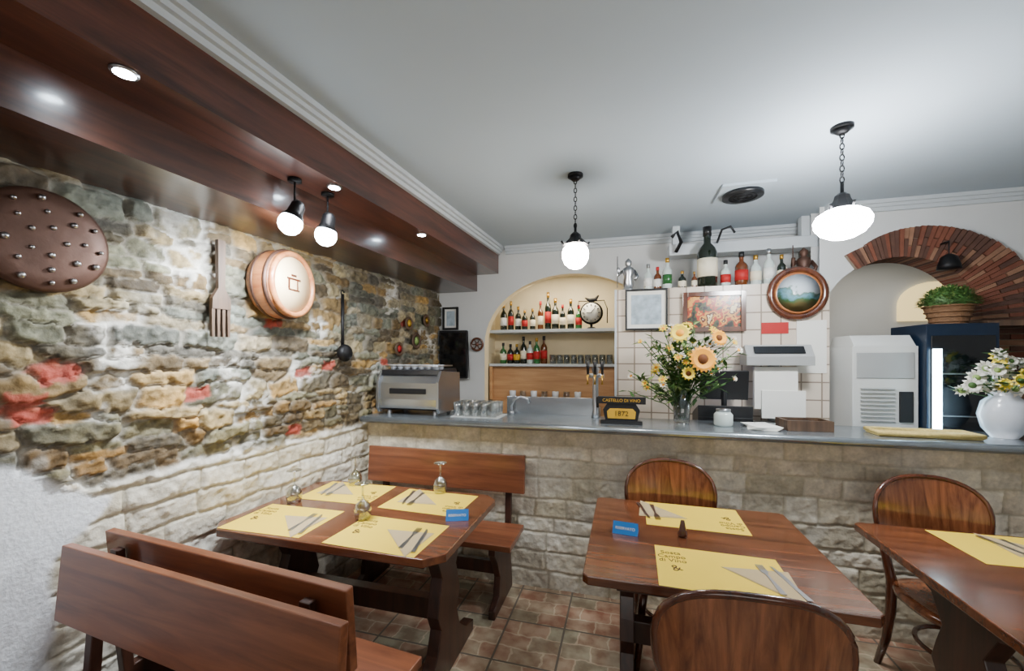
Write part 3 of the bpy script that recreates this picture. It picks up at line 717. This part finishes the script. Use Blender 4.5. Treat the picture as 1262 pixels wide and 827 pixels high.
frame("framed_photo",-1.79,-1.62,1.83,2.06,3.815,'black','pic1',.02,.02)
b=MB("wall_television"); b.bb(-.15,.15,-.02,.02,-.24,.24,'black'); b.bb(-.135,.135,-.024,-.02,-.22,.22,'dark'); b.tube([(.165,-.01,-.24),(.165,-.01,.24),(-.165,-.01,.24),(-.165,-.01,-.24)],.008,'trim',6,True); b.obj((-1.66,3.795,1.58))
b=MB("wall_cartwheel"); 
b.tube([(.06*math.cos(t*math.pi/12),0,.06*math.sin(t*math.pi/12)) for t in range(24)],.012,'chairdk',6,True)
for i in range(6): a=i*math.pi/3; b.tube([(0,0,0),(.06*math.cos(a),0,.06*math.sin(a))],.006,'chairdk',6)
b.ball((0,0,0),.02,'chairdk',10); b.obj((-1.42,3.81,1.68))
b=MB("notice_paper"); b.bb(.95,1.12,3.292,3.298,1.72,1.80,'red'); b.obj()
b=MB("notice_paper"); b.bb(1.17,1.35,3.292,3.298,1.44,1.81,'paper'); b.obj()

# ---------------------------------------------------------------- counter items
CZ=1.1205
b=MB("espresso_machine")
b.bb(-.235,.235,-.10,.17,.03,.30,'black')
b.prism([(-.17,.05),(-.10,.05),(-.10,.30),(-.145,.30),(-.185,.24),(-.185,.12)],-.235,.235,'steeld',T=YZ)
b.prism([(-.16,.30),(.18,.30),(.15,.345),(-.15,.335)],-.24,.24,'black',T=YZ)
b.bb(-.15,.15,-.189,-.185,.16,.20,'black')
for s in(-1,1):
    b.prism([(-.20,.06),(-.18,.02),(.2,.02),(.19,.31),(-.15,.33),(-.20,.25)],s*.245-.01,s*.245+.01,'steeld',T=YZ)
    for q in(-1,1): b.lathe([(.02,0),(.015,.03)],(s*.19,q*.12,0),'steel',12)
b.tube([(-.22,-.13,.365),(.22,-.13,.365),(.22,.12,.365),(-.22,.12,.365)],.005,'steel',8,True)
for i in range(7):
    for j in range(2): b.lathe([(.018,0),(.028,.035),(.025,.035),(.016,.005)],(-.18+i*.06,-.08+j*.08,.338),'ceramic',12)
b.obj((-1.54,2.86,CZ),bevel=.003)
b=MB("drinking_glasses")
for i in range(5):
    for j in range(3):
        b.lathe([(.025,0),(.032,.10),(.029,.10),(.023,.006),(.001,.006)],(-1.17+i*.068,2.74+j*.07,CZ+.006),'glass',14)
b.bb(-1.21,-.85,2.70,2.93,CZ,CZ+.005,'white'); b.obj()
b=MB("bar_sink"); b.bb(-.88,-.18,3.025,3.04,.98,1.25,'steeld'); b.bb(-.88,-.18,3.28,3.295,.9,1.13,'steel'); b.bb(-.88,-.86,3.04,3.28,.9,1.16,'steel'); b.bb(-.20,-.18,3.04,3.28,.9,1.16,'steel'); b.bb(-.88,-.18,3.02,3.295,.88,.9,'steel'); b.bb(-.86,-.2,3.08,3.26,0,.88,'white'); b.obj(bevel=.003)
b=MB("bar_faucet"); b.lathe([(.022,0),(.018,.02)],(-.83,2.98,CZ),'steel',14); b.tube([(-.83,2.98,CZ),(-.83,2.98,CZ+.06),(-.81,2.985,CZ+.11),(-.76,2.99,CZ+.13),(-.71,3.0,CZ+.115),(-.70,3.0,CZ+.08)],.010,'steel',10); b.obj()
b=MB("beer_sign"); b.bb(-.13,.13,-.02,.02,0,.022,'black'); b.prism([(-.10,.02),(.10,.02),(.115,.09),(.09,.13),(-.09,.13),(-.115,.09)],-.015,.015,'black',T=XZ)
b.prism([(-.085,.035),(.085,.035),(.09,.08),(.07,.1),(-.07,.1),(-.09,.08)],-.019,-.015,'ochre',T=XZ); b.bb(-.15,.15,-.022,.022,.13,.175,'black'); b.tube([(-.15,0,.1),(-.15,0,.17)],.008,'black'); 
so=b.obj((-.02,2.72,CZ),bevel=.002); text("CASTELLO DI VINO",.027,so,(0,-.0235,.152),(math.pi/2,0,0),'ochre'); text("1872",.045,so,(0,-.0205,.067),(math.pi/2,0,0),'black')
b=MB("beer_tap_tower"); b.lathe([(.03,0),(.022,.03),(.02,.32),(.03,.35),(.001,.37)],(0,0,0),'steel',14)
for s in(-1,0,1): b.tube([(s*.05,-.0,.3),(s*.05,-.06,.30),(s*.05,-.065,.24)],.009,'gold',8); b.tube([(s*.05,-.03,.31),(s*.05,-.05,.40)],[.008,.013],'black',8)
b.tube([(-.06,0,.3),(.06,0,.3)],.016,'steel',10); b.obj((-.20,2.95,CZ))
# vase of flowers
b=MB("vase_of_flowers")
b.lathe([(.045,0),(.05,.02),(.06,.22),(.056,.22),(.046,.025),(.001,.02)],(0,0,0),'glass',24)
fr=random.Random(9)
def flower(c,d,r,pk,np_=14,ck='seed'):
    d=Vector(d).normalized(); T=Matrix.Translation(c)@d.to_track_quat('Z','Y').to_matrix().to_4x4(); T0=b.T; b.T=T0@T
    for i in range(np_):
        a=2*math.pi*i/np_; w=r*.2
        ca,sa=math.cos(a),math.sin(a)
        pts=[(r*.3,-w*.5,0),(r*.7,-w,.01),(r,0,.0),(r*.7,w,.01),(r*.3,w*.5,0)]
        b.add([(x*ca-y*sa,x*sa+y*ca,z) for x,y,z in pts],[(0,1,2,3,4)],pk)
    b.lathe([(r*.38,0),(r*.34,r*.12),(.001,r*.18)],(0,0,-.002),ck,12); b.T=T0
def leaf(c,d,l,k):
    d=Vector(d).normalized(); s=d.cross(Vector((0,0,1))).normalized()*l*.22; c=Vector(c)
    b.add([c,c+d*l*.4+s,c+d*l+Vector((0,0,-l*.2)),c+d*l*.4-s],[(0,1,2,3)],k)
for i in range(84):
    a=fr.uniform(0,2*math.pi); R_=fr.uniform(.06,.35)*(1 if abs(math.cos(a))>.5 else .6); h=fr.uniform(.32,.68)-.40*R_*R_*3
    tip=Vector((R_*math.cos(a),R_*math.sin(a)*.6-.02,h))
    if tip.y>.2: tip.y=.2
    mid=Vector((tip.x*.3,tip.y*.3,h*.6)); b.tube([(fr.uniform(-.02,.02),fr.uniform(-.02,.02),.03),mid,tip],.0028,'leaf',5)
    for j in range(10):
        p=mid.lerp(tip,fr.random()); leaf(p,(fr.uniform(-1,1),fr.uniform(-1,1),fr.uniform(-.2,.8)),fr.uniform(.04,.09),fr.choice(['leaf','leaf','leaf2']))
    if i%2==0: flower(tip,(tip.x*2,-.8,.5),fr.uniform(.018,.034),fr.choice(['petalo','petalw','petalo','petalw']),8,'petal')
flower((.10,-.17,.42),(.2,-1,.15),.085,'petal',18); flower((-.03,-.17,.58),(-.2,-1,.3),.065,'petalo',14,'petal'); flower((.20,-.12,.55),(.4,-1,.3),.055,'petal',16); flower((.02,-.16,.33),(0,-1,.1),.045,'petalo',12)
b.obj((.36,2.86,CZ),recalc=False)
b=MB("white_flower_vase"); b.lathe([(.05,0),(.085,.05),(.10,.12),(.085,.19),(.055,.22),(.065,.245),(.058,.245),(.05,.22)],(0,0,0),'ceramic',28)
for i in range(34):
    a=fr.uniform(0,6.28); R_=fr.uniform(.02,.2); h=.25+fr.uniform(.04,.22)-R_*.4; p=Vector((R_*math.cos(a),R_*math.sin(a)*.7,h)); b.tube([(0,0,.2),p],.003,'leaf',5)
    q=Vector((p.x,p.y-.6,.2)); flower(p,q,fr.uniform(.03,.05),fr.choice(['petalw','petalw','petalw','petalw','petalo']),10,'leaf2'); b.ball(p,fr.uniform(.012,.02),fr.choice(['petalw','leaf2','leaf']),8)
    for j in range(4): leaf(p,(fr.uniform(-1,1),fr.uniform(-1,1),.3),.07,'leaf')
b.obj((1.96,2.80,CZ),recalc=False)
b=MB("woven_tray"); b.prism([(-.22,-.07),(.22,-.07),(.22,.07),(-.22,.07)],0,.012,'straw')
for i in range(22): b.tube([(-.21+i*.02,-.072,.014),(-.21+i*.02,.072,.014)],.007,'straw',6)
b.tube([(-.22,-.075,.018),(.22,-.075,.018),(.22,.075,.018),(-.22,.075,.018)],.012,'straw',8,True); b.obj((1.56,2.73,CZ+.002),-.03)
b=MB("cash_register"); b.bb(-.17,.17,-.14,.10,0,.14,'black'); b.prism([(-.14,.14),(.10,.14),(.10,.22),(-.06,.17)],-.17,.17,'black',T=YZ)
for i in range(5):
    for j in range(3): b.box((-.12+i*.05,-.10+j*.04,.168+j*.01),(.034,.026,.012),'white',R=(.25,0,0))
b.tube([(.0,.07,.2),(.0,.07,.32)],.018,'black',10); b.box((0,.06,.36),(.30,.03,.20),'black',R=(-.15,0,0)); b.box((0,.042,.36),(.27,.004,.17),'screen',R=(-.15,0,0)); 
b.obj((.66,3.15,1.0),math.pi,bevel=.003)
b=MB("back_counter"); b.bb(.18,1.36,3.03,3.285,0,.995,'white'); b.obj()
b=MB("label_scale"); b.bb(-.16,.16,-.10,.10,0,.10,'greyp'); b.bb(-.03,.03,.03,.07,.10,.52,'greyp'); b.prism([(-.08,.5),(.1,.5),(.1,.60),(-.02,.64),(-.08,.56)],-.20,.20,'greyp',T=YZ); b.bb(-.15,.15,-.09,.02,.1,.115,'steel')
b.box((0,-.056,.605),(.3,.004,.06),'dark',R=(-.65,0,0)); b.bb(-.14,.12,-.03,.01,.2,.49,'paper'); b.bb(-.10,.16,-.045,-.03,.14,.33,'paper'); b.obj((1.00,3.16,.996),bevel=.006)
b=MB("sweets_jar"); b.lathe([(.05,0),(.055,.01),(.055,.07),(.04,.09)],(0,0,0),'gclear',18); b.lathe([(.042,.09),(.042,.105),(.001,.11)],(0,0,0),'steel',18); b.obj((.60,2.82,CZ))
b=MB("paper_stack"); 
for i in range(5): b.box((0,0,.002+i*.004),(.15,.2,.0035),'paper',R=(0,0,.1*i-.2))
b.obj((.80,2.78,CZ+.0005))
b=MB("wooden_box"); b.bb(-.12,.12,-.08,.08,0,.012,'oldwood')
for s in(-1,1): b.bb(-.12,.12,s*.075-.006,s*.075+.006,0,.06,'oldwood'); b.bb(s*.115-.006,s*.115+.006,-.07,.07,0,.06,'oldwood')
b.bb(-.08,.08,-.05,.05,.012,.045,'black'); b.obj((1.03,2.80,CZ+.0005),.08)
b=MB("ice_machine"); b.bb(-.17,.17,-.2,.12,.0,1.62,'white'); b.bb(-.15,.15,-.206,-.2,1.42,1.58,'greyp')
for i in range(9): b.bb(-.13,.05,-.212,-.2,1.15+i*.025,1.158+i*.025,'greyp')
b.bb(.07,.14,-.212,-.2,1.15,1.34,'black'); b.prism([(-.2,1.62),(.12,1.62),(.08,1.69),(-.14,1.69)],-.16,.16,'white',T=YZ); b.obj((1.56,3.25,0),bevel=.01)
b=MB("drinks_fridge"); b.bb(-.17,.17,-.18,.16,0,1.75,'navy'); b.bb(-.15,.15,-.186,-.18,.3,1.68,'dark'); b.bb(-.145,-.105,-.2,-.186,1.0,1.60,'strip'); b.tube([(.13,-.2,1.0),(.13,-.2,1.5)],.008,'steel',8)
for z in(.6,.9,1.2,1.45): b.bb(-.10,.14,-.190,-.186,z,z+.008,'steel')
b.obj((1.91,3.18,0),bevel=.006)
b=MB("basket_plant"); b.lathe([(.08,0),(.115,.11),(.12,.12),(.11,.12)],(0,0,0),'basket',20)
for r,z in((.086,.02),(.098,.05),(.108,.08),(.118,.115)): b.tube([(r*math.cos(t*.3142),r*math.sin(t*.3142),z) for t in range(20)],.006,'basket',6,True)
b.ball((0,0,.14),.10,'leaf',16,(1.15,1,.9))
for i in range(1100):
    d=Vector((fr.gauss(0,1),fr.gauss(0,1),abs(fr.gauss(0,1)))).normalized(); p=Vector((0,0,.12))+Vector((d.x*.14,d.y*.12,d.z*.12))*fr.uniform(.8,1)
    leaf(p,d+Vector((fr.uniform(-.6,.6),fr.uniform(-.6,.6),fr.uniform(-.3,.3))),.026,fr.choice(['leaf','leaf','leaf','leaf2']))
b.obj((1.95,3.17,1.752),recalc=False)
b=MB("wall_shelf"); b.bb(2.12,2.7,3.14,3.34,1.74,1.775,'oldwood'); b.bb(2.62,2.66,3.16,3.34,0,1.74,'oldwood'); b.bb(2.12,2.15,3.14,3.34,0,1.74,'oldwood')
for z in(.5,.9,1.35): b.bb(2.15,2.62,3.16,3.34,z,z+.02,'oldwood')
b.obj(bevel=.003)
b=MB("hanging_bell"); b.tube([(2.02,3.28,2.30),(2.02,3.28,2.20)],.004,'iron',6); b.lathe([(.01,.05),(.04,.03),(.055,-.02),(.06,-.05)],(2.02,3.28,2.17),'iron',16); b.tube([(2.02,3.35,2.30),(2.02,3.28,2.30)],.006,'iron',6); b.obj()

# ---------------------------------------------------------------- world / camera
w=bpy.data.worlds.new("World"); S.world=w; w.use_nodes=True; w.node_tree.nodes["Background"].inputs[0].default_value=(.6,.7,.8,1); w.node_tree.nodes["Background"].inputs[1].default_value=.3
cam=bpy.data.cameras.new("Camera"); cam.sensor_width=36; cam.lens=36*500/1262; cam.shift_y=27/1262; cam.clip_start=.02
co=bpy.data.objects.new("Camera",cam); S.collection.objects.link(co); co.location=(0,0,1.55); co.rotation_euler=(math.pi/2,0,math.radians(15.5)); S.camera=co
